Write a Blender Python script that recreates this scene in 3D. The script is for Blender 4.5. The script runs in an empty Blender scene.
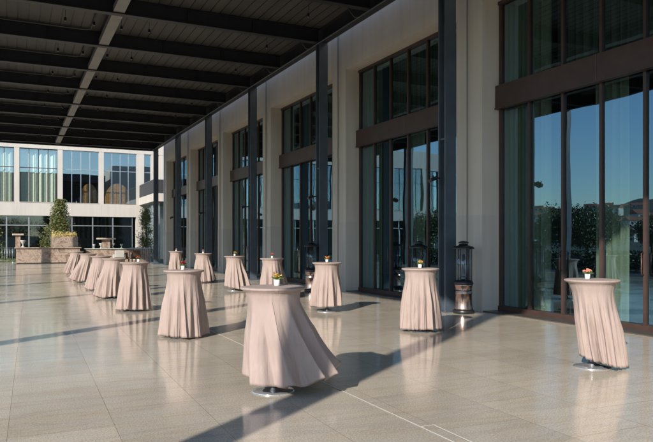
import bpy, bmesh, math, random
from mathutils import Vector, Matrix, noise as mnoise
random.seed(7)
R = math.radians
S = bpy.context.scene
COL = S.collection
F, CX, YH, H = 657.0, 326.5, 241.0, 1.6
TH = math.atan((CX-12)/F)
CT, ST = math.cos(TH), math.sin(TH)
RIGHT = Vector((CT, -ST, 0)); FWD = Vector((ST, CT, 0))

def at(px, py, z=0.0):
    """photo pixel -> world point at height z.  world x: towards the facade, world y: along it"""
    Z = F*(H-z)/(py-YH); X = (px-CX)/F*Z
    return Vector((X*CT+Z*ST, Z*CT-X*ST, z))
def at_v(px, v):
    q = (px-CX)/F
    return v*(CT-q*ST)/(q*CT+ST)
def at_u(px, u):
    q = (px-CX)/F
    return u*(q*CT+ST)/(CT-q*ST)

# ------------------------------------------------------------------ materials
def newmat(name):
    m = bpy.data.materials.new(name); m.use_nodes = True
    return m, m.node_tree, m.node_tree.nodes['Principled BSDF']
def mat(name, col, rough=.6, metal=0, var=.12, scale=6, bump=0, bscale=40, spec=.5, sheen=0, coat=0, detail=6):
    m, nt, p = newmat(name)
    tc = nt.nodes.new('ShaderNodeTexCoord'); nz = nt.nodes.new('ShaderNodeTexNoise')
    nz.inputs['Scale'].default_value = scale; nz.inputs['Detail'].default_value = detail
    nt.links.new(tc.outputs['Object'], nz.inputs['Vector'])
    rp = nt.nodes.new('ShaderNodeValToRGB'); e = rp.color_ramp.elements
    e[0].position = .3; e[1].position = .7
    e[0].color = (*[c*(1-var) for c in col], 1); e[1].color = (*[min(1, c*(1+var)) for c in col], 1)
    nt.links.new(nz.outputs['Fac'], rp.inputs['Fac']); nt.links.new(rp.outputs['Color'], p.inputs['Base Color'])
    p.inputs['Roughness'].default_value = rough; p.inputs['Metallic'].default_value = metal
    p.inputs['Specular IOR Level'].default_value = spec
    p.inputs['Sheen Weight'].default_value = sheen; p.inputs['Coat Weight'].default_value = coat
    if bump:
        n2 = nt.nodes.new('ShaderNodeTexNoise'); n2.inputs['Scale'].default_value = bscale; n2.inputs['Detail'].default_value = 4
        nt.links.new(tc.outputs['Object'], n2.inputs['Vector'])
        b = nt.nodes.new('ShaderNodeBump'); b.inputs['Strength'].default_value = bump; b.inputs['Distance'].default_value = .01
        nt.links.new(n2.outputs['Fac'], b.inputs['Height']); nt.links.new(b.outputs['Normal'], p.inputs['Normal'])
    return m

def floor_material():
    m, nt, p = newmat('polished_stone_floor'); N = nt.nodes; L = nt.links
    tc = N.new('ShaderNodeTexCoord')
    mp = N.new('ShaderNodeMapping'); mp.inputs['Rotation'].default_value = (0, 0, R(91.3)); mp.inputs['Location'].default_value = (.3, .17, 0); L.new(tc.outputs['Object'], mp.inputs['Vector'])
    br = N.new('ShaderNodeTexBrick'); L.new(mp.outputs['Vector'], br.inputs['Vector'])
    br.inputs['Scale'].default_value = 1; br.inputs['Brick Width'].default_value = 1.25; br.inputs['Row Height'].default_value = .84
    br.inputs['Mortar Size'].default_value = .0035; br.inputs['Mortar Smooth'].default_value = .3; br.offset = .5
    br.inputs['Color1'].default_value = (.92, .92, .92, 1); br.inputs['Color2'].default_value = (1.06, 1.055, 1.04, 1)
    br.inputs['Mortar'].default_value = (.58, .56, .52, 1); br.inputs['Bias'].default_value = 0
    def noise(sc, det=5, rg=.6):
        n = N.new('ShaderNodeTexNoise'); n.inputs['Scale'].default_value = sc; n.inputs['Detail'].default_value = det
        n.inputs['Roughness'].default_value = rg; L.new(tc.outputs['Object'], n.inputs['Vector']); return n
    big = noise(.35, 5); fine = noise(70, 3, .8)
    def streak(vec, sc, det, dist):
        mq = N.new('ShaderNodeMapping'); mq.inputs['Scale'].default_value = vec; mq.inputs['Rotation'].default_value = (0, 0, R(25)); L.new(tc.outputs['Object'], mq.inputs['Vector'])
        n = N.new('ShaderNodeTexNoise'); n.inputs['Scale'].default_value = sc; n.inputs['Detail'].default_value = det; n.inputs['Roughness'].default_value = .68; n.inputs['Distortion'].default_value = dist
        L.new(mq.outputs['Vector'], n.inputs['Vector']); return n
    mid = streak((.45, 1.9, 1), 1.9, 9, .5); vein = streak((.22, 1.3, 1), 1.6, 10, 1.1)
    r1 = N.new('ShaderNodeValToRGB'); e = r1.color_ramp.elements
    e[0].position = .32; e[0].color = (.54, .472, .375, 1); e[1].position = .68; e[1].color = (.58, .515, .42, 1)
    kk = e.new(.45); kk.color = (.565, .505, .415, 1); kk = e.new(.55); kk.color = (.545, .50, .43, 1)
    L.new(mid.outputs['Fac'], r1.inputs['Fac'])
    r2 = N.new('ShaderNodeValToRGB'); e = r2.color_ramp.elements
    e[0].position = .33; e[0].color = (.60, .585, .57, 1); e[1].position = .68; e[1].color = (1.32, 1.31, 1.29, 1)
    L.new(fine.outputs['Fac'], r2.inputs['Fac'])
    r3 = N.new('ShaderNodeValToRGB'); e = r3.color_ramp.elements
    e[0].position = .32; e[0].color = (.90, .89, .88, 1); e[1].position = .7; e[1].color = (1.06, 1.06, 1.05, 1)
    r4 = N.new('ShaderNodeValToRGB'); e = r4.color_ramp.elements
    e[0].position = .46; e[0].color = (1, 1, 1, 1); e[1].position = .54; e[1].color = (1, 1, 1, 1); kk = e.new(.5); kk.color = (.90, .885, .865, 1)
    L.new(vein.outputs['Fac'], r4.inputs['Fac'])
    L.new(big.outputs['Fac'], r3.inputs['Fac'])
    def mul(a, b):
        x = N.new('ShaderNodeMix'); x.data_type = 'RGBA'; x.blend_type = 'MULTIPLY'; x.inputs['Factor'].default_value = 1; x.clamp_result = False
        L.new(a, x.inputs['A']); L.new(b, x.inputs['B']); return x.outputs['Result']
    c = mul(mul(mul(mul(r1.outputs['Color'], r2.outputs['Color']), r3.outputs['Color']), br.outputs['Color']), r4.outputs['Color'])
    L.new(c, p.inputs['Base Color'])
    rr = N.new('ShaderNodeMapRange'); rr.inputs['From Min'].default_value = .3; rr.inputs['From Max'].default_value = .7
    rr.inputs['To Min'].default_value = .07; rr.inputs['To Max'].default_value = .2
    L.new(noise(.9, 7, .65).outputs['Fac'], rr.inputs['Value']); L.new(rr.outputs['Result'], p.inputs['Roughness'])
    p.inputs['IOR'].default_value = 1.55
    # slight unevenness from slab to slab and polishing waves
    b1 = N.new('ShaderNodeBump'); b1.inputs['Strength'].default_value = .10; b1.inputs['Distance'].default_value = .02
    L.new(noise(2.2, 3).outputs['Fac'], b1.inputs['Height'])
    b2 = N.new('ShaderNodeBump'); b2.inputs['Strength'].default_value = .35; b2.inputs['Distance'].default_value = .003; b2.invert = True
    L.new(br.outputs['Fac'], b2.inputs['Height']); L.new(b1.outputs['Normal'], b2.inputs['Normal'])
    L.new(b2.outputs['Normal'], p.inputs['Normal'])
    return m

def glass_material(name, tint, refl, rcol=(.72, .90, 1)):
    m = bpy.data.materials.new(name); m.use_nodes = True; nt = m.node_tree; nt.nodes.clear(); N = nt.nodes; L = nt.links
    out = N.new('ShaderNodeOutputMaterial'); mx = N.new('ShaderNodeMixShader')
    t = N.new('ShaderNodeBsdfTransparent'); t.inputs['Color'].default_value = (*tint, 1)
    tc = N.new('ShaderNodeTexCoord'); wn = N.new('ShaderNodeTexNoise'); wn.inputs['Scale'].default_value = .9; wn.inputs['Detail'].default_value = 1
    L.new(tc.outputs['Object'], wn.inputs['Vector']); wb = N.new('ShaderNodeBump'); wb.inputs['Strength'].default_value = .06; wb.inputs['Distance'].default_value = .03; L.new(wn.outputs['Fac'], wb.inputs['Height'])
    g = N.new('ShaderNodeBsdfGlossy'); L.new(wb.outputs['Normal'], g.inputs['Normal']); g.inputs['Color'].default_value = (*rcol, 1); g.inputs['Roughness'].default_value = .004
    fr = N.new('ShaderNodeLayerWeight'); fr.inputs['Blend'].default_value = .5
    pw = N.new('ShaderNodeMath'); pw.operation = 'POWER'; pw.inputs[1].default_value = 4.5; L.new(fr.outputs['Facing'], pw.inputs[0])
    ma = N.new('ShaderNodeMath'); ma.operation = 'MULTIPLY_ADD'; ma.inputs[1].default_value = 1-refl; ma.inputs[2].default_value = refl
    L.new(pw.outputs[0], ma.inputs[0]); L.new(ma.outputs[0], mx.inputs['Fac'])
    L.new(t.outputs[0], mx.inputs[1]); L.new(g.outputs[0], mx.inputs[2]); L.new(mx.outputs[0], out.inputs['Surface'])
    return m

def leaf_material(name, cols):
    m, nt, p = newmat(name); N = nt.nodes; L = nt.links
    gi = N.new('ShaderNodeNewGeometry')
    rp = N.new('ShaderNodeValToRGB'); rp.color_ramp.interpolation = 'CONSTANT'; el = rp.color_ramp.elements
    while len(el) < len(cols): el.new(.5)
    for i, c in enumerate(cols): el[i].position = i/len(cols); el[i].color = (*c, 1)
    L.new(gi.outputs['Random Per Island'], rp.inputs['Fac']); L.new(rp.outputs['Color'], p.inputs['Base Color'])
    p.inputs['Roughness'].default_value = .45
    return m

def marble_material():
    m, nt, p = newmat('brown_marble'); N = nt.nodes; L = nt.links
    tc = N.new('ShaderNodeTexCoord'); n = N.new('ShaderNodeTexNoise'); n.inputs['Scale'].default_value = 1.6; n.inputs['Detail'].default_value = 9
    n.inputs['Distortion'].default_value = 1.4; n.inputs['Roughness'].default_value = .65
    L.new(tc.outputs['Object'], n.inputs['Vector'])
    rp = N.new('ShaderNodeValToRGB'); e = rp.color_ramp.elements
    e[0].position = .25; e[0].color = (.09, .06, .04, 1); e[1].position = .75; e[1].color = (.50, .42, .35, 1)
    k = e.new(.45); k.color = (.24, .17, .125, 1); k = e.new(.52); k.color = (.40, .31, .25, 1); k = e.new(.58); k.color = (.22, .16, .12, 1)
    L.new(n.outputs['Fac'], rp.inputs['Fac']); L.new(rp.outputs['Color'], p.inputs['Base Color'])
    p.inputs['Roughness'].default_value = .25
    return m

def plaster_material(name, base, var, dirt):
    m, nt, p = newmat(name); N = nt.nodes; L = nt.links
    tc = N.new('ShaderNodeTexCoord')
    def noise(sc, det, stretch=None):
        n = N.new('ShaderNodeTexNoise'); n.inputs['Scale'].default_value = sc; n.inputs['Detail'].default_value = det
        if stretch:
            mp = N.new('ShaderNodeMapping'); mp.inputs['Scale'].default_value = stretch
            L.new(tc.outputs['Object'], mp.inputs['Vector']); L.new(mp.outputs['Vector'], n.inputs['Vector'])
        else: L.new(tc.outputs['Object'], n.inputs['Vector'])
        return n
    r1 = N.new('ShaderNodeValToRGB'); e = r1.color_ramp.elements
    e[0].position = .3; e[0].color = (*[c*(1-var) for c in base], 1); e[1].position = .7; e[1].color = (*[c*(1+var) for c in base], 1)
    L.new(noise(.8, 8).outputs['Fac'], r1.inputs['Fac'])
    r2 = N.new('ShaderNodeValToRGB'); e = r2.color_ramp.elements
    e[0].position = .3; e[0].color = (1-dirt, 1-dirt, 1-dirt, 1); e[1].position = .55; e[1].color = (1, 1, 1, 1)
    L.new(noise(1.5, 6, (2.5, 2.5, .18)).outputs['Fac'], r2.inputs['Fac'])
    x = N.new('ShaderNodeMix'); x.data_type = 'RGBA'; x.blend_type = 'MULTIPLY'; x.inputs['Factor'].default_value = 1
    L.new(r1.outputs['Color'], x.inputs['A']); L.new(r2.outputs['Color'], x.inputs['B']); L.new(x.outputs['Result'], p.inputs['Base Color'])
    p.inputs['Roughness'].default_value = .75
    b = N.new('ShaderNodeBump'); b.inputs['Strength'].default_value = .25; b.inputs['Distance'].default_value = .006
    L.new(noise(28, 5).outputs['Fac'], b.inputs['Height']); L.new(b.outputs['Normal'], p.inputs['Normal'])
    return m

def deck_material():
    m, nt, p = newmat('ceiling_boards'); N = nt.nodes; L = nt.links
    tc = N.new('ShaderNodeTexCoord'); n = N.new('ShaderNodeTexNoise'); n.inputs['Scale'].default_value = 1.0; n.inputs['Detail'].default_value = 6
    mp = N.new('ShaderNodeMapping'); mp.inputs['Scale'].default_value = (3.4, .25, 1); L.new(tc.outputs['Object'], mp.inputs['Vector']); L.new(mp.outputs['Vector'], n.inputs['Vector'])
    rp = N.new('ShaderNodeValToRGB'); e = rp.color_ramp.elements
    e[0].position = .3; e[0].color = (.046, .044, .040, 1); e[1].position = .7; e[1].color = (.07, .067, .06, 1)
    L.new(n.outputs['Fac'], rp.inputs['Fac']); L.new(rp.outputs['Color'], p.inputs['Base Color']); p.inputs['Roughness'].default_value = .6
    return m

def cloth_material(name, col):
    m, nt, p = newmat(name); N = nt.nodes; L = nt.links
    tc = N.new('ShaderNodeTexCoord'); w = N.new('ShaderNodeTexNoise'); w.inputs['Scale'].default_value = 350; w.inputs['Detail'].default_value = 2
    L.new(tc.outputs['Object'], w.inputs['Vector'])
    n = N.new('ShaderNodeTexNoise'); n.inputs['Scale'].default_value = 5; n.inputs['Detail'].default_value = 5; L.new(tc.outputs['Object'], n.inputs['Vector'])
    rp = N.new('ShaderNodeValToRGB'); e = rp.color_ramp.elements
    e[0].position = .3; e[0].color = (*[c*.93 for c in col], 1); e[1].position = .7; e[1].color = (*[c*1.05 for c in col], 1)
    L.new(n.outputs['Fac'], rp.inputs['Fac']); L.new(rp.outputs['Color'], p.inputs['Base Color'])
    p.inputs['Roughness'].default_value = .62; p.inputs['Sheen Weight'].default_value = .04; p.inputs['Specular IOR Level'].default_value = .2
    b = N.new('ShaderNodeBump'); b.inputs['Strength'].default_value = .12; b.inputs['Distance'].default_value = .002
    L.new(w.outputs['Fac'], b.inputs['Height'])
    b2 = N.new('ShaderNodeBump'); b2.inputs['Strength'].default_value = .5; b2.inputs['Distance'].default_value = .02
    n2 = N.new('ShaderNodeTexNoise'); n2.inputs['Scale'].default_value = 1; n2.inputs['Detail'].default_value = 4; n2.inputs['Distortion'].default_value = .6
    m2 = N.new('ShaderNodeMapping'); m2.inputs['Scale'].default_value = (17, 17, 2.2); L.new(tc.outputs['Object'], m2.inputs['Vector']); L.new(m2.outputs['Vector'], n2.inputs['Vector'])
    L.new(n2.outputs['Fac'], b2.inputs['Height']); L.new(b.outputs['Normal'], b2.inputs['Normal']); L.new(b2.outputs['Normal'], p.inputs['Normal'])
    return m

M = dict(
 floor=floor_material(), plaster=plaster_material('grey_beige_render', (.60, .555, .49), .05, .10),
 dado=plaster_material('grey_dado_render', (.54, .515, .475), .05, .14), white=plaster_material('white_render', (.475, .44, .39), .04, .08), marble=marble_material(), deck=deck_material(),
 inlay=mat('white_inlay', (.68, .655, .60), .4, var=.05),
 steel=mat('slate_blue_paint', (.066, .084, .105), .36, var=.15, scale=3, bump=.05),
 beam=mat('charcoal_paint', (.014, .014, .018), .5, var=.2, scale=3),
 spine=mat('grey_spine_paint', (.245, .24, .23), .6, var=.1, scale=2),
 bronze=mat('bronze_frame', (.062, .036, .029), .42, metal=.2, var=.15, scale=4),
 glass=glass_material('facade_glass', (.60, .68, .625), .24, (.46, .76, .96)), fglass=glass_material('far_glass', (.82, .90, .86), .28), gglass=glass_material('ground_floor_glass', (.6, .7, .68), .10),
 tube=glass_material('heater_glass', (.62, .66, .70), .07),
 curtain=cloth_material('sage_curtain', (.23, .28, .24)), dcurtain=cloth_material('dark_curtain', (.10, .125, .115)), wcurtain=cloth_material('white_curtain', (.74, .76, .66)),
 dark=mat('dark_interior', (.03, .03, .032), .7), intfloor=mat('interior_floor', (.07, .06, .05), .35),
 pink=cloth_material('dusty_pink_cloth', (.32, .248, .218)),
 chrome=mat('chrome', (.66, .66, .67), .22, metal=.8, var=.04),
 copper=mat('copper', (.46, .31, .245), .26, metal=1, var=.14, scale=12),
 black=mat('black_metal', (.014, .014, .016), .35, var=.2), vase=mat('pale_stone', (.40, .385, .35), .5, var=.08), pot=mat('white_ceramic', (.66, .65, .62), .35, var=.03),
 lens=mat('lamp_lens', (.4, .39, .35), .2, var=.02), galv=mat('galvanised_steel', (.5, .51, .52), .35, metal=.8, var=.1),
 asphalt=mat('asphalt', (.05, .05, .05), .85, var=.3, scale=2), earth=mat('terrain_grass', (.045, .055, .028), .9, var=.35, scale=.05),
 hill=mat('wooded_hill', (.06, .075, .045), .9, var=.4, scale=.03),
 wood=mat('honey_wood', (.45, .23, .09), .45, var=.25, scale=5), stone=mat('beige_stone', (.42, .35, .28), .5, var=.2, scale=8),
 bark=mat('bark', (.09, .065, .045), .9, var=.3, scale=12),
 magnolia=leaf_material('magnolia_leaves', [(.07, .10, .022), (.12, .145, .03), (.17, .18, .045), (.04, .065, .018), (.19, .12, .04), (.14, .16, .05), (.08, .12, .03)]),
 leafb=leaf_material('tree_leaves', [(.05, .075, .02), (.09, .11, .03), (.07, .10, .03), (.12, .12, .04), (.04, .06, .02)]),
 hedge=leaf_material('hedge_leaves', [(.04, .065, .02), (.06, .09, .025), (.05, .07, .03)]),
 sedge=leaf_material('golden_planting', [(.55, .38, .11), (.62, .47, .18), (.40, .30, .10), (.5, .45, .2)]),
 grass=leaf_material('grass', [(.06, .12, .02), (.08, .14, .03), (.10, .13, .03)]),
 green=leaf_material('flower_leaves', [(.06, .13, .03), (.10, .18, .05), (.16, .22, .07)]),
 roof=mat('clay_tiles', (.30, .12, .07), .7, var=.2), house=mat('house_render', (.6, .55, .47), .8, var=.1),
 pane=mat('small_window', (.03, .04, .05), .1), wicker=mat('brown_wicker', (.09, .05, .03), .6, var=.3, scale=40, bump=.4, bscale=90),
 topglass=mat('pale_green_top', (.42, .50, .45), .12, var=.05),
)
def petals(name, c1, c2): return leaf_material(name, [c1, c2, tuple(min(1, x*1.25) for x in c1)])
PET = dict(red=petals('red_petals', (.42, .035, .03), (.32, .02, .04)), pink=petals('pink_petals', (.55, .22, .22), (.48, .16, .2)),
           orange=petals('orange_petals', (.55, .18, .05), (.5, .12, .05)), coral=petals('coral_petals', (.78, .25, .17), (.72, .32, .25)),
           yellow=petals('yellow_petals', (.55, .36, .06), (.5, .2, .05)))

# ------------------------------------------------------------------ mesh builder
class MB:
    def __init__(s): s.v = []; s.f = []; s.sm = []
    def add(s, vs, fs, smooth=False):
        o = len(s.v); s.v += [tuple(p) for p in vs]
        for f in fs: s.f.append([i+o for i in f]); s.sm.append(smooth)
        return s
    def box(s, x0, x1, y0, y1, z0, z1, b=0):
        if b <= 0:
            vs = [(x, y, z) for z in (z0, z1) for y in (y0, y1) for x in (x0, x1)]
            return s.add(vs, [(0, 2, 3, 1), (4, 5, 7, 6), (0, 1, 5, 4), (2, 6, 7, 3), (0, 4, 6, 2), (1, 3, 7, 5)])
        bm = bmesh.new(); bmesh.ops.create_cube(bm, size=1)
        bmesh.ops.scale(bm, vec=(x1-x0, y1-y0, z1-z0), verts=bm.verts)
        bmesh.ops.translate(bm, vec=((x0+x1)/2, (y0+y1)/2, (z0+z1)/2), verts=bm.verts)
        bmesh.ops.bevel(bm, geom=bm.edges[:], offset=b, segments=1, affect='EDGES')
        bm.verts.index_update(); vs = [v.co[:] for v in bm.verts]; fs = [[v.index for v in f.verts] for f in bm.faces]; bm.free()
        return s.add(vs, fs)
    def lathe(s, prof, c=(0, 0, 0), n=32, smooth=True):
        vs = []; fs = []; k = len(prof)
        for i in range(n):
            a = 2*math.pi*i/n
            for r, z in prof: vs.append((c[0]+r*math.cos(a), c[1]+r*math.sin(a), c[2]+z))
        for i in range(n):
            j = (i+1) % n
            for t in range(k-1): fs.append((i*k+t, j*k+t, j*k+t+1, i*k+t+1))
        if prof[0][0] > 1e-6: fs.append([i*k for i in range(n)][::-1])
        if prof[-1][0] > 1e-6: fs.append([i*k+k-1 for i in range(n)])
        return s.add(vs, fs, smooth)
    def tube(s, pts, r, n=8):
        pts = [Vector(p) for p in pts]; vs = []; fs = []
        rs = r if isinstance(r, (list, tuple)) else [r]*len(pts)
        for i, p in enumerate(pts):
            d = (pts[min(i+1, len(pts)-1)]-pts[max(i-1, 0)]).normalized()
            a = d.cross(Vector((0, 0, 1)) if abs(d.z) < .9 else Vector((1, 0, 0))).normalized(); b = d.cross(a)
            for k in range(n):
                t = 2*math.pi*k/n; vs.append(p+rs[i]*(math.cos(t)*a+math.sin(t)*b))
        for i in range(len(pts)-1):
            for k in range(n):
                fs.append((i*n+k, i*n+(k+1) % n, (i+1)*n+(k+1) % n, (i+1)*n+k))
        fs.append(list(range(n))[::-1]); fs.append([(len(pts)-1)*n+k for k in range(n)])
        return s.add(vs, fs, True)
    def leaf(s, p, size, aspect=.5, nrm=None):
        d = Vector((random.gauss(0, 1), random.gauss(0, 1), random.gauss(0, .7))).normalized()
        n = nrm or Vector((random.gauss(0, 1), random.gauss(0, 1), random.gauss(.5, 1)))
        w = d.cross(n)
        if w.length < 1e-4: return s
        w = w.normalized()*size*aspect*.5; d = d*size*.5; c = d.cross(w).normalized()*size*.12
        p = Vector(p)
        return s.add([p-d, p+w+c, p+d, p-w+c], [(0, 1, 2, 3)])
    def build(s, name, material, parent=None, loc=None):
        me = bpy.data.meshes.new(name); me.from_pydata(s.v, [], s.f); me.update()
        me.polygons.foreach_set('use_smooth', s.sm)
        me.materials.append(material)
        o = bpy.data.objects.new(name, me); COL.objects.link(o)
        if parent: o.parent = parent
        if loc is not None: o.location = loc
        return o
def fixn(o):
    bm = bmesh.new(); bm.from_mesh(o.data); bmesh.ops.recalc_face_normals(bm, faces=bm.faces); bm.to_mesh(o.data); bm.free(); return o
def tag(o, label=None, cat=None, group=None, kind=None):
    if label: o['label'] = label
    if cat: o['category'] = cat
    if group: o['group'] = group
    if kind: o['kind'] = kind
    return o
def thing(name, label, cat, loc=(0, 0, 0), group=None):
    o = bpy.data.objects.new(name, None); o.empty_display_size = .2; COL.objects.link(o); o.location = loc
    return tag(o, label, cat, group)
def copy_tree(o, parent=None):
    c = o.copy(); COL.objects.link(c)
    if parent: c.parent = parent
    for ch in list(o.children): copy_tree(ch, c)
    return c
ORD = ['nearest', 'second', 'third', 'fourth', 'fifth', 'sixth', 'seventh', 'eighth', 'ninth', 'tenth', 'eleventh', 'twelfth', 'thirteenth', 'fourteenth', 'fifteenth', 'sixteenth', 'seventeenth', 'eighteenth', 'nineteenth']

# ------------------------------------------------------------------ ground
g = MB().box(-3000, 3000, -3000, 3000, -.6, -.012); tag(g.build('terrain', M['earth']), kind='structure')
g = MB().box(-45, -4.7, -60, 140, -.3, -.004); tag(g.build('road', M['asphalt']), kind='structure')
g = MB().box(-4.7, 9.62, -25, 72, -.3, 0); tag(g.build('plaza_floor', M['floor']), kind='structure')
# white inlaid lines
a = at(448.5, 440); b = at(347, 393.3); d = (b-a).normalized(); nr = Vector((d.y, -d.x, 0))
def strip(mb, p, q, w):
    dd = (q-p).normalized(); n_ = Vector((dd.y, -dd.x, 0))*w/2
    z = Vector((0, 0, .004)); z2 = Vector((0, 0, -.02))
    vs = [p-n_+z, p+n_+z, q+n_+z, q-n_+z]; mb.add(vs, [(0, 1, 2, 3)])
ln = MB(); strip(ln, a-d*4, a+d*44, .017)
c0 = at(420.2, 427); c1 = at(433.5, 425.2)
e0 = (c1-c0).normalized(); strip(ln, c0+e0*.013, c1+e0*.009, .017)
d2 = (c1-at(465.5, 439.7)).normalized(); strip(ln, c1-d2*.0095, c1-d2*5, .017)
tag(ln.build('floor_line', M['inlay']), kind='structure')

# ------------------------------------------------------------------ event hall (long facade on the right)
VF, VW, PW = 10.12, 9.6, .95          # glass plane, pier face, pier width
SP = 6.74; WFAR = [11.9+SP*k for k in range(-2, 6)]
hall = thing('event_hall', 'long beige rendered hall with tall bronze framed windows behind the dark columns', 'building', (VW, 20, 0))
def hb(mb, name, m, parent=hall):
    o = mb.build(name, m, parent); p = parent; off = Vector((0, 0, 0))
    while p: off += p.location; p = p.parent
    o.location = -off if parent is hall else (0, 0, 0)
    return o
ZT, ZTOP = 7.08, 9.7
w = MB()
prev = WFAR[0]-SP
w.box(VW, VW+1.0, prev-2, prev+PW, 0, ZTOP)
for u in WFAR:
    near = u-SP+PW
    w.box(VW, VW+.95, near, u, ZT, ZTOP)                  # lintel
    w.box(VW, VW+1.0, u, u+PW, 0, ZTOP)                   # pier
    pass
hb(w, 'wall', M['plaster'])
for u in WFAR: hb(MB().tube([(VW-.016, u+.52, .3), (VW-.016, u+.52, 8.9)], .014, 8), 'cable_conduit', M['spine'])
for u in [WFAR[0]-SP]+WFAR: hb(MB().box(VW-.006, VW+.42, u-.004, u+PW+.004, .0, 2.2), 'dado_cladding', M['dado'])
r = MB(); r.box(VW+1.0, 24, WFAR[0]-SP-2, WFAR[-1]+PW, ZTOP-.4, ZTOP); r.box(VW+1.0, 24, WFAR[-1]+PW-.3, WFAR[-1]+PW, .0, ZTOP-.4); hb(r, 'roof', M['plaster'])
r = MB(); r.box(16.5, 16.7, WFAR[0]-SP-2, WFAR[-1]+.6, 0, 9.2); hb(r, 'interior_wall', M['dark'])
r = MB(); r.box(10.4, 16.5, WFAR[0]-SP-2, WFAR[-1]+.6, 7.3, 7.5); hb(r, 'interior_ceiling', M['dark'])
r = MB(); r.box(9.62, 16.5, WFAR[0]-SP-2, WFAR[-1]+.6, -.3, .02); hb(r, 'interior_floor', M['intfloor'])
ZB0, ZB1 = 4.63, 5.14
for wi, u in enumerate(WFAR):
    n0 = u-SP+PW+.01; n1 = u-.01; n = 6; stp = (n1-n0)/n
    fr = MB(); fw = .062
    for k in range(n+1):
        y = n0+k*stp; y0 = max(n0, y-fw/2); y1 = min(n1, y+fw/2)
        if k in (0, n): y0, y1 = (n0, n0+.09) if k == 0 else (n1-.09, n1)
        fr.box(VF-.045, VF+.05, y0, y1, .12, ZB0); fr.box(VF-.045, VF+.05, y0, y1, ZB1, ZT-.08)
    for z0, z1 in ((.02, .12), (ZT-.08, ZT-.002)):
        fr.box(VF-.075, VF+.085, n0, n1, z0, z1)
    f = fr.build('window', M['bronze'], hall); f.location = (-VW, -20, 0)
    gm = MB()
    for k in range(n):
        y0 = n0+k*stp+.035; y1 = n0+(k+1)*stp-.035
        for z0, z1 in ((.12, ZB0), (ZB1, ZT-.08)):
            j = [random.uniform(-.004, .004) for _ in range(4)]
            gm.add([(VF+j[0], y0, z0), (VF+j[1], y1, z0), (VF+j[2]*.8, y1, z1), (VF+j[0]+j[2]*.8-j[1], y0, z1)], [(0, 1, 2, 3)])
    gm.build('glass', M['glass'], f)
    sp = MB()
    for k in range(2):
        sp.box(VF-.16, VF+.10, n0-.0+k*(n1-n0)/2+.004, n0+(k+1)*(n1-n0)/2-.004, ZB0, ZB1, .008)
    sp.box(VF-.19, VF-.05, n0+.02, n1-.02, ZB0-.03, ZB0-.002)
    sp.build('spandrel', M['bronze'], f)
    for k in (2, 4):
        y = n0+k*stp; hd = MB()
        hd.tube([(VF-.07, y-.0, 1.0), (VF-.12, y, 1.02), (VF-.12, y, 1.38), (VF-.07, y, 1.4)], .012, 6)
        hd.build('handle', M['bronze'], f)
    # curtains behind the panes, seen through the glass
    if wi >= 1:
        wn = 'window just out of frame' if wi == 1 else '%s tall window' % ORD[wi-2]
        specs = [(4.62 if wi == 2 else 5.0, 6, .05, 7.0, 'curtain', 'grey green full height curtain at the far end of the %s')]
        if wi in (2, 3, 4): specs += [(.1, 4.4, 5.0, 7.0, 'dcurtain', 'dark upper curtain behind the high panes of the %s'), (2.6, 3.35, .05, 4.7, 'curtain', 'grey green gathered curtain in the middle of the %s')]
        for (k0, k1, zz0, zz1, mk, lb) in specs:
            ya = n0+k0*stp+.03; yb = n0+k1*stp-.02; cm = MB(); NN = int((yb-ya)/.018); ph = random.random()*6
            for i in range(NN+1):
                t = ya+(yb-ya)*i/NN; dx = .075*math.sin(t*30+ph+.9*math.sin(t*5))+.02*math.sin(t*77)
                for z in (zz0, (zz0+zz1)/2, zz1): cm.v.append((VF+.24+dx, t+.012*math.sin(z*1.3+t*9), z))
            for i in range(NN):
                for q in range(2): cm.f.append([i*3+q, i*3+3+q, i*3+4+q, i*3+1+q]); cm.sm.append(True)
            tag(cm.build('curtain', M[mk]), lb % wn, 'curtain', 'curtains behind the hall windows')

# ------------------------------------------------------------------ canopy
VC = 8.95; ZB = 7.91; U0, U1 = .85, 46.6; VO = -3.85
CU = [12.33+6.72*k for k in range(-1, 6)]
can = thing('canopy', 'dark steel canopy with boarded ceiling spanning the terrace on slate columns', 'canopy', (2.6, 20, 0))
def cb(mb, name, m):
    o = mb.build(name, m, can); o.location = (-2.6, -20, 0); return o
dk = MB(); dk.box(VO, VC+.12, U0, U1, 8.36, 8.5)
dk.box(VO, VC+.12, U0, U1, 8.5, 8.62)
v = VO+.1
rg = MB()
cb(dk, 'roof_deck', M['deck'])
while v < VC:
    rg.box(v, v+.018, U0+.02, U1-.02, 8.345, 8.36); v += .3
cb(rg, 'board_joint', M['beam'])
def ibeam_v(mb, u, z0, z1, x0, x1, fw=.22, ft=.03):
    mb.box(x0, x1, u-fw/2, u+fw/2, z0, z0+ft); mb.box(x0, x1, u-fw/2, u+fw/2, z1-ft, z1); mb.box(x0, x1, u-.015, u+.015, z0+ft, z1-ft)
BU = []
u = CU[0]-3.36*1
while u < U1:
    if u > U0+.2: BU.append(u)
    u += 3.36
for u in BU:
    mb = MB(); ibeam_v(mb, u, ZB, 8.343, VO+.12, VC-.12)
    for x in (-1.5, 1.0, 4.6, 6.6): mb.box(x, x+.02, u-.10, u+.10, ZB+.03, 8.31)
    cb(mb, 'transverse_beam', M['beam'])
for x, nm in ((VC, 'edge_beam'), (VO, 'edge_beam')):
    mb = MB(); mb.box(x-.12, x+.12, U0, U1, ZB-.0, ZB+.03); mb.box(x-.12, x+.12, U0, U1, 8.32, 8.359); mb.box(x-.02, x+.02, U0, U1, ZB+.03, 8.32)
    cb(mb, nm, M['beam'])
mb = MB(); mb.box(2.53, 2.83, U0, U1, ZB+.045, ZB+.22); cb(mb, 'spine_beam', M['spine'])
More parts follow.
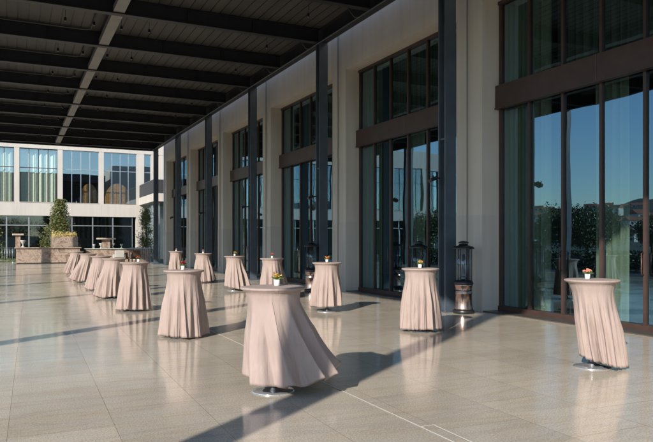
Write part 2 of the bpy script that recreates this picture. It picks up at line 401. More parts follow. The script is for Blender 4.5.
for u in (U0-.03, U1-.03): cb(MB().box(VO-.14, VC+.14, u, u+.06, ZB-.05, 8.6), 'fascia', M['beam'])
cd = MB()
cd.tube([(VC-.2, U0+1, ZB-.05), (VC-.2, U1-.3, ZB-.05)], .022, 6)
for u in BU: cd.tube([(VC-.2, u+.5, ZB-.05), (VC-.28, u+.62, ZB-.02), (VC-.5, u+.7, ZB+.3)], .014, 6)
cb(cd, 'conduit', M['steel'])
cd = MB()
for i in range(len(BU)-1):
    z = 8.30; y0, y1 = BU[i]+.35, BU[i+1]-.35
    cd.tube([(VO+.5, y1, z), (2.1, y1, z), (2.25, y1-.15, z), (2.25, y0, z)], .028, 6)
cb(cd, 'sprinkler_pipe', M['deck'])
def column(x, u, top):
    mb = MB(); a, b_ = .145, .14
    mb.box(x-a, x+a, u-b_, u-b_+.035, .02, top); mb.box(x-a, x+a, u+b_-.035, u+b_, .02, top)
    mb.box(x-.02, x+.02, u-b_+.035, u+b_-.035, .02, top)
    mb.box(x-a+.03, x-.021, u-b_+.036, u+b_-.036, 3.9, 3.94)
    o = cb(mb, 'column', M['steel'])
    bp = MB(); bp.box(x-.26, x+.26, u-.27, u+.27, .001, .022, .004)
    for sx in (-.21, .21):
        for sy in (-.23, .23): bp.lathe([(.022, .022), (.022, .045), (.0, .05)], (x+sx, u+sy, 0), 6, False)
    bp.build('base_plate', M['steel'], o)
for u in CU: column(VC, u, ZB)
for p in (1.05, 8.6, 16.2, 23.4, 30.6, 37.8, 45.9): column(VO, p, ZB)

# small ceiling spotlights
spot0 = thing('ceiling_spotlight', 'x', 'spotlight', (0, 0, 0), 'small spotlights under the canopy ceiling')
MB().tube([(0, 0, .10), (0, 0, .344)], .005, 6).build('stem', M['black'], spot0)
MB().lathe([(.0, .11), (.03, .11), (.036, .095), (.036, .01), (.032, .0), (.028, .008), (.0, .008)], n=14).build('housing', M['black'], spot0)
MB().lathe([(.0, .001), (.026, .001), (.026, .006), (0, .007)], n=12).build('lens', M['lens'], spot0)
rows = [(1.40, 'row second left of the grey spine'), (2.2, 'row just left of the grey spine'), (2.99, 'row just right of the grey spine'),
        (3.81, 'row second right of the grey spine'), (7.64, 'row beside the dark columns')]
first = True
ul = [x for x in BU if x > 15]
for x, lab in rows:
    for i in range(len(ul)-1):
        o = spot0 if first else copy_tree(spot0); first = False
        o.location = (x, (ul[i]+ul[i+1])/2-.15+random.uniform(-.05, .05), 8.0)
        o['label'] = 'small black ceiling spotlight, %s along the %s' % (ORD[i], lab)

# floodlights on the columns
fl0 = thing('floodlight', 'x', 'floodlight', (0, 0, 0), 'floodlights clamped to the columns')
MB().box(-.16, .0, -.02, .02, -.02, .02).build('bracket', M['black'], fl0)
hd = MB(); hd.box(-.13, .13, -.10, .10, -.05, .05, .015); hd.box(-.12, .12, -.09, .09, -.062, -.052); hd.box(-.02, .02, -.11, -.1, -.03, .1)
h = hd.build('lamp_head', M['black'], fl0); h.scale = (.72,)*3; h.location = (-.21, 0, -.03); h.rotation_euler = (R(-12), R(-22), 0)
for i, u in enumerate(CU[1:6]):
    o = fl0 if i == 0 else copy_tree(fl0)
    o.location = (VC-.19, u, 3.02)
    o['label'] = 'black floodlight on the side of the %s slate column' % (ORD[i] + (' to the camera' if i == 0 else ' from the camera'))

# ------------------------------------------------------------------ cocktail tables
TAB = [  # px, py of the foot, hem left/right reach (m), fore-aft reach, hem z, folds, flower, look, place
 (273, 391, .27, .69, .42, .12, 15, 'yellow', 'billowing far to the right', 'the large nearest table'),
 (184, 336.5, .36, .37, .37, .03, 18, 'red', 'in many straight folds', 'the table left behind the nearest'),
 (135, 310.5, .39, .38, .37, .04, 18, 'red', 'wide and evenly pleated', 'the front table of the left row'),
 (114.5, 298, .46, .30, .38, .06, 15, None, 'leaning a little left', 'the second table of the left row'),
 (101, 290, .44, .22, .36, .07, 15, None, 'pushed left by wind', 'the third table of the left row'),
 (88, 282.5, .58, .08, .34, .08, 14, None, 'blown clearly left', 'the fourth table of the left row'),
 (76.5, 275, .52, .0, .32, .08, 13, None, 'slanting left', 'the last left row table near the bar'),
 (176, 275, .30, .32, .34, .06, 14, 'pink', 'half hidden', 'the farthest table beside the facade'),
 (203, 282, .36, .50, .36, .05, 15, 'pink', 'with a flap blown right', 'the table before the fourth column'),
 (234.5, 290.5, .30, .44, .34, .11, 16, 'yellow', 'in long folds', 'the table left of the third column'),
 (272, 298, .34, .46, .38, .06, 16, 'red', 'cut off below', 'the table directly behind the nearest'),
 (327, 311.5, .34, .30, .32, .13, 15, 'orange', 'ending high above its foot', 'the table before the second column'),
 (420.5, 330.5, .35, .35, .36, .05, 18, 'yellow', 'full and evenly folded', 'the table beside the nearest column'),
 (592, 367, .12, .38, .32, .085, 19, 'coral', 'pulled right in fine pleats', 'the lone table at far right'),
]
def cloth_mesh(rl, rr, rf, hz, nf, seed, rt=.335):
    rnd = random.Random(seed); NA, NH = 380, 30
    nf = round(nf*(.8 if nf == 15 and rl < .3 else .95)); mb = MB(); rings = []
    ph = [rnd.uniform(0, 6.28) for _ in range(8)]
    c = (rr-rl)/2; a_ = (rl+rr)/2
    cr = math.copysign(1, c) if abs(c) > .03 else 0
    rid = []
    for k in range(nf):
        rid.append((2*math.pi*(k+rnd.uniform(-.32, .32))/nf, rnd.uniform(.26, .58)*2*math.pi/nf, rnd.uniform(.4, 1.35), rnd.uniform(-.12, .12), rnd.uniform(0, .35)))
    tiny = [(2*math.pi*rnd.random(), rnd.uniform(.10, .2)*2*math.pi/nf, rnd.uniform(-.5, .5), rnd.uniform(-.15, .15), rnd.uniform(.0, .6)) for k in range(nf)]
    def fold(th, t):
        f = 0
        for (c_, w_, a_k, dr, t0) in rid+tiny:
            d_ = (th-c_-dr*t+math.pi) % (2*math.pi)-math.pi
            if abs(d_) < 3.2*w_: f += a_k*math.exp(-abs(d_/w_)**1.7*1.5)*max(0, min(1, (t-t0*.5)/.5+.25))
        return f-.55
    prof = [(.0, 1.116), (.12, 1.1165), (.25, 1.1158), (rt-.02, 1.115), (rt-.004, 1.112), (rt, 1.106), (rt, 1.096), (rt-.007, 1.088), (rt-.05, 1.068)]
    for r, z in prof: rings.append([(r*math.cos(2*math.pi*i/NA), r*math.sin(2*math.pi*i/NA), z+(.0016*math.sin(9*2*math.pi*i/NA+ph[6]) if .3 < r and z < 1.08 else 0)) for i in range(NA)])
    for h in range(1, NH+1):
        t = h/NH; ring = []; z_prev = 1.06*(1-t)
        for i in range(NA):
            th = 2*math.pi*i/NA
            co, si = math.cos(th), math.sin(th)
            g_ = t**(1.08 if abs(c) > .1 else .9)
            r0 = rt-.046-.022*min(1, t*9)
            x = r0*co*(1-g_)+(c+a_*co)*g_
            y = r0*si*(1-g_)+(rf*si)*g_
            f1 = fold(th, t)
            A = (.009+.096*t**.7)*(.85+.8*max(0, co*cr))
            d = A*f1
            # big lazy billow of the windward side
            bl = abs(c)*.45*max(0, math.sin(math.pi*t))*.35
            x += co*d-math.copysign(bl, c)*(.3 if co*cr > 0 else -.15)*(1-t)
            y += si*d
            wv = Vector((co*4.5+seed, si*4.5, z_prev*1.6)); x += mnoise.noise(wv)*.022*t; y += mnoise.noise(wv*2.3)*.012*t
            ex = max(0, math.hypot(x, y)-.44); tl = -.045*co*cr+.02*si*(1 if cr else 0)
            zh = max(.03, hz+tl)+ex*.55+.010*math.sin(2*th+ph[3])+.007*f1
            z = 1.064+(zh-1.064)*t
            ring.append((x, y, z))
        rings.append(ring)
    rings.append([(x*.985, y*.985, z+.001) for x, y, z in rings[-1]]); rings.append([(x*.98, y*.98, z+.03) for x, y, z in rings[-2]])
    for rg_ in rings: mb.v += rg_
    n = len(rings)
    for k in range(n-1):
        for i in range(NA):
            j = (i+1) % NA
            mb.f.append([k*NA+i, (k+1)*NA+i, (k+1)*NA+j, k*NA+j]); mb.sm.append(True)
    return mb
BASE = None
rotcam = -TH
for i, (px, py, rl, rr, rf, hz, nf, fl, look, place) in enumerate(TAB):
    p = at(px, py)
    if BASE is None:
        BASE = thing('cocktail_table', 'x', 'table', p, 'cocktail tables set out on the terrace')
        MB().lathe([(.225, .0), (.228, .006), (.222, .014), (.15, .030), (.06, .046), (.045, .06), (.04, .075), (0, .075)], n=40).build('base_plate', M['chrome'], BASE)
        MB().lathe([(.035, .07), (.035, 1.06)], n=24).build('pole', M['chrome'], BASE)
        MB().lathe([(.0, 1.055), (.26, 1.075), (.318, 1.092), (.325, 1.098), (.325, 1.108), (.0, 1.109)], n=48).build('tabletop', M['pot'], BASE)
        o = BASE
    else:
        o = copy_tree(BASE); o.location = p
    sc = 1.03 if i == 0 else (.97 if i in (9, 10, 11, 12) else 1)
    o['label'] = 'cocktail table on round chrome foot, ' + place.replace('the ', '', 1)
    cl = cloth_mesh(rl, rr, rf, hz, nf, 100+i, .348 if i == 0 else .335)
    c = fixn(cl.build('tablecloth', M['pink'])); c.location = p; c.rotation_euler = (0, 0, rotcam)
    tag(c, 'dusty pink cloth %s over %s' % (look, place), 'tablecloth', 'pink cloths on the cocktail tables')
    o.rotation_euler = (0, 0, rotcam)
    if fl:
        off = {0: (.035, .10), 13: (-.05, .02), 2: (.08, .0), 1: (-.03, .05)}.get(i, (.0, .05))
        q = p+RIGHT*off[0]+FWD*off[1]; q.z = 1.1175
        t = thing('flower_pot', 'small white pot of %s flowers on %s' % (fl, place), 'flower pot', q, 'flower pots on the cocktail tables')
        t.scale = (.86,)*3; big = 1.15 if i == 0 else 1.0
        MB().lathe([(.0, 0), (.033, 0), (.036, .004), (.039, .074), (.036, .076), (.033, .07), (0, .066)], n=20).build('pot', M['pot'], t)
        lf = MB(); bl = MB(); rnd = random.Random(i)
        for k in range(30):
            an = rnd.uniform(0, 6.28); rr_ = rnd.uniform(.01, .065)*big; zz = rnd.uniform(.075, .13)
            d = Vector((math.cos(an), math.sin(an), rnd.uniform(.1, .9))).normalized(); s0 = Vector((math.cos(an)*.01, math.sin(an)*.01, .07)); e0 = s0+d*rnd.uniform(.05, .095)*big
            sd = d.cross(Vector((0, 0, 1))).normalized()*.012
            mid = (s0+e0)/2+Vector((0, 0, .012)); lf.add([s0, mid+sd, e0, mid-sd], [(0, 1, 2, 3)])
        for k in range(7 if i != 13 else 12):
            an = rnd.uniform(0, 6.28); rr_ = rnd.uniform(.0, .05 if i != 13 else .055); cpt = Vector((math.cos(an)*rr_, math.sin(an)*rr_, rnd.uniform(.11, .155 if i != 13 else .14)))
            lf.tube([(0, 0, .07), cpt], .0025, 4)
            for m_ in range(9):
                bl.leaf(cpt+Vector((rnd.gauss(0, .009), rnd.gauss(0, .009), rnd.gauss(0, .008))), .028, .75)
        lf.build('leaves', M['green'], t); bl.build('blossoms', PET[fl], t)

# ------------------------------------------------------------------ patio heaters
def heater(loc, label):
    t = thing('patio_heater', label, 'patio heater', loc, 'copper patio heaters along the columns')
    MB().lathe([(.225, 0), (.236, .012), (.236, .06), (.222, .075), (.205, .082), (0, .082)], n=40).build('base', M['black'], t)
    b = MB(); b.lathe([(.208, .083), (.206, .11), (.194, .16), (.186, .26), (.184, .42), (.192, .43), (.192, .452), (.184, .462), (.185, .54), (.196, .60), (.206, .62), (.206, .64), (0, .641)], n=44)
    bo = b.build('body', M['copper'], t)
    MB().lathe([(.1855, .49), (.1885, .492), (.1885, .512), (.1855, .514)], n=44).build('vent_band', M['black'], bo)
    MB().lathe([(.212, .642), (.218, .655), (.205, .70), (.18, .728), (0, .729)], n=40).build('collar', M['black'], t)
    MB().lathe([(.158, .73), (.158, 1.425)], n=40).build('glass_tube', M['tube'], t)
    MB().lathe([(.03, .73), (.07, .78), (.05, .8), (.03, .83), (.03, 1.3), (0, 1.31)], n=16).build('burner', M['galv'], t)
    for k in range(6):
        a = math.pi/6+k*math.pi/3; MB().tube([(.180*math.cos(a), .180*math.sin(a), .70), (.180*math.cos(a), .180*math.sin(a), 1.44)], .009, 8).build('guard_rod', M['black'], t)
    c = MB().lathe([(.0, 1.42), (.18, 1.42), (.235, 1.428), (.24, 1.445), (.21, 1.475), (.13, 1.50), (.10, 1.51), (.10, 1.54), (0, 1.545)], n=40).build('cap', M['black'], t)
    MB().lathe([(.0, 1.546), (.11, 1.55), (.12, 1.565), (.09, 1.585), (.04, 1.60), (.0, 1.605)], n=24).build('finial', M['black'], c)
    return t
heater(at(463.5, 313), 'copper patio heater with clear glass tube, right of the nearest slate column')
heater((9.1, at_v(419, 9.1), 0), 'copper patio heater standing behind a pink table, left of the nearest column')
heater(at(311.5, 291.5), 'copper patio heater beside the second slate column, behind a table edge')

# ------------------------------------------------------------------ far building
UB = 60.0
fb = thing('white_building', 'white two storey building with dark glazed ground floor closing the terrace', 'building', (0, UB, 0))
def fbb(mb, name, m, parent=fb):
    o = mb.build(name, m, parent)
    if parent is fb: o.location = (0, -UB, 0)
    return o
PIL = [.35+3.33*k for k in range(-8, 3)]
VL, VR = PIL[0]-1.5, 16.0
w = MB()
w.box(VL, VR, UB-.02, UB+.5, 3.72, 4.82); w.box(VL, VR, UB-.02, UB+.5, 9.35, 11.2)
for x in PIL: w.box(x-.2, x+.2, UB, UB+.45, 4.82, 9.35)
for x0, x1 in ((10.0, 10.65), (11.25, 11.7), (11.95, 16)): w.box(x0, x1, UB, UB+.45, 4.82, 9.35)
w.box(9.95, 10.5, UB, UB+.45, 0, 3.72); w.box(VL, VL+.5, UB, UB+.45, 0, 3.72); w.box(10.5, 16, UB+.06, UB+.4, 0, 3.72)
w.box(VL, VR, UB+.5, UB+9, 10.8, 11.2)
for x in PIL[::2]: w.box(x-.008, x+.008, UB-.028, UB-.02, 3.74, 4.8)
for i in range(len(PIL)-1): w.box(PIL[i]+.2, PIL[i+1]-.2, UB-.06, UB+.14, 4.822, 4.86)
fbb(w, 'wall', M['white'])
r = MB(); r.box(VL, VR, UB+8, UB+8.2, 0, 10.8); fbb(r, 'interior_wall', M['dark'])
r = MB(); r.box(VL, VR, UB+.5, UB+8, 4.0, 4.5); fbb(r, 'interior_floor', M['dark'])
mods = [(PIL[i]+.2, PIL[i+1]-.2) for i in range(len(PIL)-1)]+[(PIL[-1]+.2, 10.0), (10.65, 11.25)]
for mi, (x0, x1) in enumerate(mods):
    fr = MB(); n = 4 if x1-x0 > 1.5 else 1
    for k in range(n+1):
        x = x0+(x1-x0)*k/n; fr.box(max(x0, x-.03), min(x1, x+.03), UB+.16, UB+.24, 4.88, 9.30)
    for z0, z1 in ((4.862, 4.88), (9.29, 9.345)): fr.box(x0, x1, UB+.15, UB+.25, z0, z1)
    fr.box(x0+.03, x1-.03, UB+.155, UB+.235, 7.70, 7.76)
    f = fbb(fr, 'window', M['bronze'] if mi <= 8 else M['galv'])
    gm = MB()
    for k in range(n):
        for z0, z1 in ((4.88, 7.70), (7.76, 9.30)):
            xa, xb = x0+(x1-x0)*k/n+.03, x0+(x1-x0)*(k+1)/n-.03; j = [random.uniform(-.004, .004) for _ in range(3)]
            gm.add([(xa, UB+.2+j[0], z0), (xb, UB+.2+j[1], z0), (xb, UB+.2+j[2], z1), (xa, UB+.2+j[0]+j[2]-j[1], z1)], [(0, 1, 2, 3)])
    gm.build('glass', M['fglass'], f)
    if mi in (6, 7, 8, 3, 4):
        for hf in range(2):
            xa = x0+.02+(x1-x0)/2*hf; xb = xa+(x1-x0)/2-.06
            cm = MB(); NN = 50; p0 = random.random()*6
            for i in range(NN+1):
                t = xa+(xb-xa)*i/NN; dy = .10*math.sin(t*13+p0+.9*math.sin(t*3))
                for z in (4.55, 9.3): cm.v.append((t, UB+.6+dy, z))
            for i in range(NN): cm.f.append([i*2, i*2+2, i*2+3, i*2+1]); cm.sm.append(True)
            nm = {8: 'second window from the left', 7: 'window at the left edge'}.get(mi, 'windows left of the frame')
            o = cm.build('curtain', M['wcurtain'])
            tag(o, 'white upstairs curtain, %s half of the %s' % ('left' if hf == 0 else 'right', nm), 'curtain', 'white curtains upstairs')
gms = [VL+.5+1.68*k for k in range(int((9.95-VL-.5)/1.68)+1)]+[9.95]
for i in range(len(gms)-1):
    x0, x1 = gms[i], gms[i+1]
    if x1-x0 < .3: continue
    fr = MB(); fr.box(x0, x0+.05, UB+.16, UB+.24, 0, 3.72); fr.box(x1-.05, x1, UB+.16, UB+.24, 0, 3.72)
    fr.box(x0+.05, x1-.05, UB+.16, UB+.24, 2.88, 2.95); fr.box(x0+.05, x1-.05, UB+.16, UB+.24, 0, .1)
    f = fbb(fr, 'shopfront_window', M['galv'])
    gm = MB()
    for z0, z1 in ((.1, 2.88), (2.95, 3.72)):
        j = [random.uniform(-.003, .003) for _ in range(2)]
        gm.add([(x0+.05, UB+.2+j[0], z0), (x1-.05, UB+.2+j[1], z0), (x1-.05, UB+.2+j[1], z1), (x0+.05, UB+.2+j[0], z1)], [(0, 1, 2, 3)])
    gm.build('glass', M['gglass'], f)
# balcony block at right
bl = MB(); bl.box(10.2, 13.5, 53.2, UB-.022, 4.78, 5.42); bal = fbb(bl, 'balcony', M['white'])
rl_ = MB(); rl_.box(10.22, 10.26, 53.25, UB-.1, 5.425, 6.5); rl_.box(10.3, 13.4, 53.23, 53.27, 5.425, 6.5); rl_.build('railing', M['dark'], bal)
rl_ = MB(); rl_.box(10.2, 10.28, 53.2, UB-.1, 6.5, 6.54); rl_.box(10.281, 13.4, 53.2, 53.29, 6.5, 6.54); rl_.build('handrail', M['galv'], bal)
gl = MB()
for k in range(5): gl.box(10.75, 10.85, 54+k*1.2, 54.06+k*1.2, 0, 4.77)
gl.box(10.7, 13.5, UB-.3, UB-.024, 0, 4.77)
pf = fbb(gl, 'porch_frame', M['galv'])
MB().box(10.79, 10.81, 54.06, UB-.32, .05, 4.7).build('glass', M['fglass'], pf)
# arched wooden screens upstairs
for (x0, x1, top, lab) in ((at_u(80, 62.5), at_u(98, 62.5), 6.75, 'honey wood arched screen upstairs, left of the last white pillar'), (at_u(105, 62.5), at_u(130, 62.5), 6.85, 'larger honey wood arched screen upstairs, in the rightmost big window')):
    mb = MB(); n = 20; c_ = (x0+x1)/2; hw = (x1-x0)/2; fr_ = []; bk = []
    for i in range(n):
        t0 = -1+2*i/n; t1 = -1+2*(i+1)/n-.01
        z0 = 5.3+(top-5.3)*math.sqrt(max(0, 1-t0*t0*.98)); z1 = 5.3+(top-5.3)*math.sqrt(max(0, 1-t1*t1*.98)); dy = (i % 2)*.03
        X0, X1 = c_+hw*t0, c_+hw*t1; Y0, Y1 = 62.45+dy, 62.6
        mb.add([(X0, Y0, 4.5), (X1, Y0, 4.5), (X1, Y0, z1), (X0, Y0, z0), (X0, Y1, 4.5), (X1, Y1, 4.5), (X1, Y1, z1), (X0, Y1, z0)], [(0, 1, 2, 3), (5, 4, 7, 6), (3, 2, 6, 7), (0, 3, 7, 4), (1, 5, 6, 2), (0, 4, 5, 1)])
    tag(mb.build('arched_screen', M['wood']), lab, 'wooden screen')

# ------------------------------------------------------------------ bar corner
ub = 50.6
bar = thing('marble_bar', 'long brown marble bar counter with dark marble top at the left end', 'bar counter', (2.1, ub, 0))
bx0, bx1 = at_u(16, ub), at_u(80, ub)
def brel(mb, nm, m):
    o = mb.build(nm, m, bar); o.location = (-2.1, -ub, 0); return o
mb = MB()
for k in range(3):
    a0 = bx0+(bx1-bx0)*k/3; a1 = bx0+(bx1-bx0)*(k+1)/3
    mb.box(a0+.004, a1-.004, ub, ub+.75, .07, .55, .006); mb.box(a0+.004, a1-.004, ub, ub+.75, .556, 1.08, .006)
brel(mb, 'front_panel', M['marble'])
brel(MB().box(bx0+.05, bx1-.05, ub+.05, ub+.7, 0, .07), 'plinth', M['black'])
brel(MB().box(bx0-.1, bx1+.1, ub-.12, ub+.85, 1.082, 1.16, .012), 'countertop', M['marble'])
u2 = 51.2; sx0, sx1 = bx1+.5, at_u(151, u2)
b2 = thing('service_counter', 'pale stone service counter with greenish top behind the crowded table row', 'counter', (7, u2, 0))
o = MB().box(sx0, sx1, u2, u2+.6, 0, 1.0, .01).build('front_panel', M['marble'], b2); o.location = (-7, -u2, 0)
o = MB().box(sx0-.1, sx1+.1, u2-.1, u2+.7, 1.002, 1.05, .008).build('countertop', M['topglass'], b2); o.location = (-7, -u2, 0)
def pedestal(x, u, z, h, wd, label):
    t = thing('stone_pedestal', label, 'pedestal', (x, u, z), 'stone pedestals on the counters')
    MB().box(-wd/2, wd/2, -wd/2, wd/2, 0, h-.12, .01).build('shaft', M['marble'], t)
    MB().box(-wd*1.15, wd*1.15, -wd, wd, h-.118, h, .02).build('cap', M['stone'], t)
pedestal(at_u(18, ub+.4), ub+.4, 1.162, .95, .32, 'slim stone pedestal with wide flat cap on the left end of the marble bar')
pedestal(at_u(106, u2+.3), u2+.3, 1.052, .78, .55, 'squat stone pedestal with flat cap on the pale service counter')
def goblet(x, u, z, h, label):
    t = MB().lathe([(.0, 0), (.14, 0), (.13, .03), (.05, .08), (.045, .2), (.09, .26), (.17, .42), (.2, .5), (.18, .5), (.1, .34), (0, .3)], n=20)
    o = t.build('goblet_vase', M['vase']); o.location = (x, u, z); o.scale = (h/.5,)*3; tag(o, label, 'vase', 'white goblet vases on the counters')
goblet(at_u(23, ub+.3), ub+.3, 1.162, .5, 'white goblet vase beside the slim pedestal on the marble bar')
for px, lab, hh in ((94, 'white goblet vase at the left end of the pale service counter', .30), (101, 'white goblet vase just left of the squat pedestal', .38), (113, 'white goblet vase just right of the squat pedestal', .38), (121.5, 'white goblet vase farthest right on the pale service counter', .33)):
    goblet(at_u(px, u2+.3), u2+.3, 1.052, hh, lab)
# planter with golden planting, and the two magnolias
up = 52.3; px0, px1 = at_u(52, up), at_u(78, up)
pl = thing('stone_planter', 'square brown marble planter of golden plants standing behind the bar', 'planter', ((px0+px1)/2, up, 0))
hw = (px1-px0)/2
o = MB().box(-hw, hw, 0, 1.5, 0, 1.92, .02).build('box', M['marble'], pl)
sg = MB()
for k in range(1500):
    sg.leaf((random.uniform(-hw+.05, hw-.05), random.uniform(.05, 1.4), 1.9+abs(random.gauss(.0, .16))), random.uniform(.08, .2), .35)
sg.build('planting', M['sedge'], pl)
def magnolia(x, u, h, rad, label, z0=.5, n=3600, leanx=0):
    t = thing('magnolia_tree', label, 'tree', (x, u, 0))
    tr = MB(); tr.tube([(0, 0, 0), (.03, 0, h*.4), (leanx, 0, h*.93)], [.09, .06, .015], 8)
    for k in range(10):
        a = k*2.4; z = z0+.2+k*(h-z0)*.075; rr_ = rad*(1-.8*(z-z0)/(h-z0))
        tr.tube([(0, 0, z), (math.cos(a)*rr_*.8, math.sin(a)*rr_*.8, z+.35)], [.03, .008], 5)
    tr.build('trunk', M['bark'], t)
    cr = MB(); cl = []
    for k in range(84):
        q = random.random(); z = z0+(h-z0)*q; rr_ = rad*(1-q)**.85*random.uniform(.55, 1.08)+.08; a = random.uniform(0, 6.28)
        cl.append((math.cos(a)*rr_*.8+leanx*q, math.sin(a)*rr_*.8, z, random.uniform(.18, .36)))
    for k in range(n):
        x_, y_, z_, s_ = random.choice(cl)
        cr.leaf((random.gauss(x_, s_*.6), random.gauss(y_, s_*.6), min(h+.1, random.gauss(z_, s_*.65))), random.uniform(.07, .17), .48)
    cr.build('crown', M['magnolia'], t)
magnolia(at_u(57.5, 54.4), 54.4, 4.7, 1.6, 'bushy conical magnolia tree behind the marble planter', .3, 14000, .15)
magnolia(at_u(146, 52.4), 52.4, 4.1, .62, 'narrow magnolia tree beside the last column, below the balcony', .3, 5000)
magnolia(at_u(-6, 56), 56, 3.4, .8, 'dark magnolia cut by the left edge of the picture', .3, 2000)
# barriers
def barrier(x0, x1, u, label):
    t = thing('metal_barrier', label, 'barrier', ((x0+x1)/2, u, 0), 'metal crowd barriers')
    hw = (x1-x0)/2
    MB().tube([(-hw, 0, .18), (-hw, 0, 1.1), (hw, 0, 1.1), (hw, 0, .18), (-hw, 0, .18)], .02, 6).build('frame', M['galv'], t)
    b = MB(); n = int((x1-x0)/.16)
    for k in range(1, n): b.tube([(-hw+2*hw*k/n, 0, .18), (-hw+2*hw*k/n, 0, 1.1)], .009, 5)
    b.build('bars', M['galv'], t)
    for sx in (-hw+.15, hw-.15): MB().tube([(sx, -.28, .01), (sx, 0, .2), (sx, .28, .01)], .016, 5).build('foot', M['galv'], t)
barrier(at_u(-14, 53), at_u(15, 53), 53, 'grey metal barrier at the left edge next to the marble bar')
barrier(at_u(130, 50.7), at_u(152, 50.7), 50.7, 'grey metal barrier under the narrow magnolia at the last column')
gr = MB()
for k in range(5000):
    gr.leaf((random.uniform(-14, 1.5), random.uniform(55, 59.4), random.uniform(.0, .22)), random.uniform(.12, .28), .2)
tag(gr.build('grass', M['grass']), 'short green grass strip behind the metal barrier', 'grass', kind='stuff')
# lounge chairs behind the row
def chair(x, u, m, label, cat='armchair', rot=0):
    t = thing('armchair', label, cat, (x, u, 0)); t.rotation_euler = (0, 0, rot)
    MB().box(-.33, .33, -.3, .3, .28, .42, .03).build('seat', m, t); MB().box(-.33, .33, .24, .36, .42, .92, .03).build('backrest', m, t)
    for sx in (-.36, .36):
        MB().box(sx-.05, sx+.05, -.3, .3, .30, .64, .02).build('armrest', m, t)
    for sx in (-.3, .3):
        for sy in (-.25, .25): MB().box(sx-.025, sx+.025, sy-.025, sy+.025, 0, .28).build('leg', m, t)
chair(at_u(119, 49.3), 49.3, M['vase'], 'white armchair in front of the pale service counter', rot=math.pi)
chair(at_u(127, 49.6), 49.6, M['wicker'], 'left brown wicker armchair by the service counter', rot=2.6)
chair(at_u(134, 49.8), 49.8, M['wicker'], 'right brown wicker armchair by the service counter', rot=3.5)

# ------------------------------------------------------------------ what the glass reflects: street side to the left
def mir(px, dist):
    """point whose reflection in the hall glass appears at image column px, dist metres from the mirrored camera"""
    ph = TH+math.atan((px-CX)/F); return Vector((2*VF-dist*math.sin(ph), dist*math.cos(ph), 0))
def tree(p, h, rad, m, label, n=9000, trunk=.28):
    t = thing('street_tree', label, 'tree', p, 'trees along the road')
    tr = MB(); tr.tube([(0, 0, 0), (.1, .05, h*.35), (.05, 0, h*.85)], [trunk*.5, trunk*.35, .04], 8); cl = []
    for k in range(9):
        a = k*2.4+random.random(); e = Vector((math.cos(a)*rad*.75, math.sin(a)*rad*.75, h*random.uniform(.55, .9)))
        tr.tube([(.08, 0, h*.33+k*.05), e*.5+Vector((0, 0, h*.2)), e], [.07, .05, .015], 5); cl.append((e, rad*.33))
    tr.build('trunk', M['bark'], t)
    for k in range(16):
        a = random.uniform(0, 6.28); q = random.random(); cl.append((Vector((math.cos(a)*rad*.7*q, math.sin(a)*rad*.7*q, h*random.uniform(.42, 1)-.3)), rad*random.uniform(.22, .36)))
    cr = MB()
    for k in range(n):
        c_, s_ = random.choice(cl); cr.leaf(c_+Vector((random.gauss(0, s_*.6), random.gauss(0, s_*.6), random.gauss(0, s_*.55))), random.uniform(.13, .27), .6)
    cr.build('crown', m, t)
for k, (px, dd, h, rad) in enumerate([(572, 62, 4.7, 2.6), (592, 66, 4.5, 2.2), (545, 95, 4.2, 2.2), (655, 85, 4.2, 2.4), (430, 58, 4, 2.0), (612, 100, 4.2, 2.5)]):
    tree(mir(px, dd), h, rad, M['leafb'], 'leafy street tree seen mirrored in the hall glass')
he = MB()
for k in range(16000): he.leaf((random.uniform(-9.4, -8.2), random.uniform(4, 46), random.uniform(.03, 1.05)), random.uniform(.12, .25), .6)
tag(he.build('hedge', M['hedge']), 'low dark hedge along the road edge of the terrace', 'hedge')
for k in range(8):  # unseen row added so the far ground-floor glass reflects something dark
    tree(Vector((-19+k*5.2+random.uniform(-1, 1), -46+random.uniform(-4, 4), 0)), random.uniform(6.5, 8.5), 3.4, M['leafb'], 'unseen dense tree added behind the camera, darkening reflections in the white building', n=5000)
# hill with houses far off
hm = MB(); NX, NY = 96, 14
for i in range(NX+1):
    for j in range(NY+1):
        a = R(40+275*i/NX); rr_ = 450+j*60  # arc extended unseen behind the camera to darken the far glass reflections
        t = j/NY; hgt = 70*math.sin(min(1, t*1.4)*math.pi/2)*(.6+.25*math.sin(i*.37)+.2*math.sin(i*.9+1))
        hm.v.append((math.cos(a)*rr_, math.sin(a)*rr_, hgt-3+2*math.sin(i*2.1+j*1.7)))
for i in range(NX):
    for j in range(NY): hm.f.append([i*(NY+1)+j, (i+1)*(NY+1)+j, (i+1)*(NY+1)+j+1, i*(NY+1)+j+1]); hm.sm.append(True)
tag(fixn(hm.build('hill', M['hill'])), kind='structure')
hs = thing('hillside_house', 'pale house with red tiled roof on the far hillside, mirrored in the hall glass', 'house', (0, 0, 0), 'houses on the far hillside')
MB().box(-6, 6, -5, 5, -4, 7).build('wall', M['house'], hs)
rf_ = MB(); rf_.add([(-6.5, -5.5, 7), (6.5, -5.5, 7), (6.5, 5.5, 7), (-6.5, 5.5, 7), (-6.5, 0, 10), (6.5, 0, 10)], [(0, 1, 5, 4), (2, 3, 4, 5), (0, 4, 3), (1, 2, 5), (0, 3, 2, 1)]); rf_.build('roof', M['roof'], hs)
for wx in (-4, 0, 4):
    for wz in (1.5, 4.5): MB().box(wx-.8, wx+.8, -5.04, -5.0, wz, wz+1.6).build('window', M['pane'], hs)
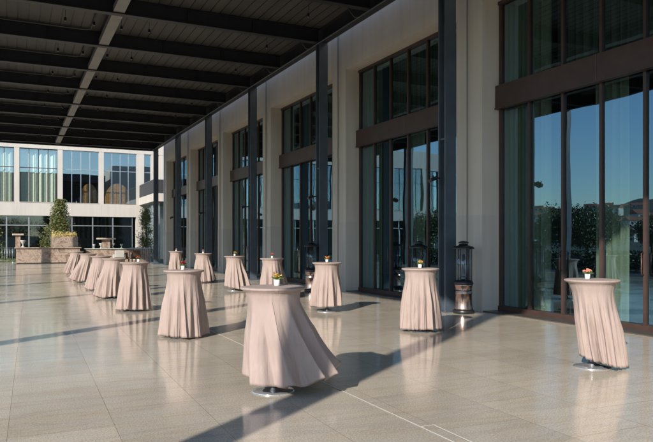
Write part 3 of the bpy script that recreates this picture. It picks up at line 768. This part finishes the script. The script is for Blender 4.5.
for k in range(34):
    o = hs if k == 0 else copy_tree(hs)
    p = mir(500+160*((k*.618) % 1), random.uniform(460, 760)); dd = (math.hypot(p.x, p.y)-450)/60/14
    p.z = 46*math.sin(min(1, max(0, dd)*1.4)*math.pi/2); o.location = p; o.rotation_euler = (0, 0, random.uniform(.2, 1.4)); o.scale = (random.uniform(.7, 1.3),)*3

# ------------------------------------------------------------------ light, camera
EL = R(25.2); AL = TH+math.atan((655-CX)/F)        # direction the light travels, measured from +y towards +x
dirv = Vector((math.sin(AL)*math.cos(EL), math.cos(AL)*math.cos(EL), -math.sin(EL)))
sd = bpy.data.lights.new('sun', 'SUN'); sd.energy = 4.0; sd.angle = R(.6); sd.color = (1, .925, .83)
so = bpy.data.objects.new('sun', sd); COL.objects.link(so); so.rotation_euler = dirv.to_track_quat('-Z', 'Y').to_euler(); so.location = (-20, -20, 30)
wd = bpy.data.worlds.new('World'); S.world = wd; wd.use_nodes = True; nt = wd.node_tree
bg = nt.nodes['Background']; sk = nt.nodes.new('ShaderNodeTexSky'); sk.sky_type = 'NISHITA'; sk.sun_disc = False
sk.sun_elevation = EL; sk.sun_rotation = math.atan2(-dirv.x, -dirv.y); sk.air_density = 1.0; sk.dust_density = .15; sk.ozone_density = 2.2
nt.links.new(sk.outputs['Color'], bg.inputs['Color']); bg.inputs['Strength'].default_value = .14
cd_ = bpy.data.cameras.new('camera'); cam = bpy.data.objects.new('camera', cd_); COL.objects.link(cam); S.camera = cam
cam.location = (0, 0, H); cam.rotation_euler = (R(90), 0, -TH)
cd_.sensor_width = 36; cd_.lens = F/653*36; cd_.shift_y = (YH-221)/653; cd_.shift_x = 0; cd_.clip_end = 6000; cd_.clip_start = .05
S.view_settings.view_transform = 'Standard'; S.view_settings.look = 'None'; S.view_settings.exposure = .80; S.view_settings.gamma = 1
S.view_settings.use_curve_mapping = False
S.cycles.max_bounces = 10; S.cycles.transparent_max_bounces = 16; S.cycles.caustics_reflective = False; S.cycles.caustics_refractive = False
S.cycles.use_denoising = True
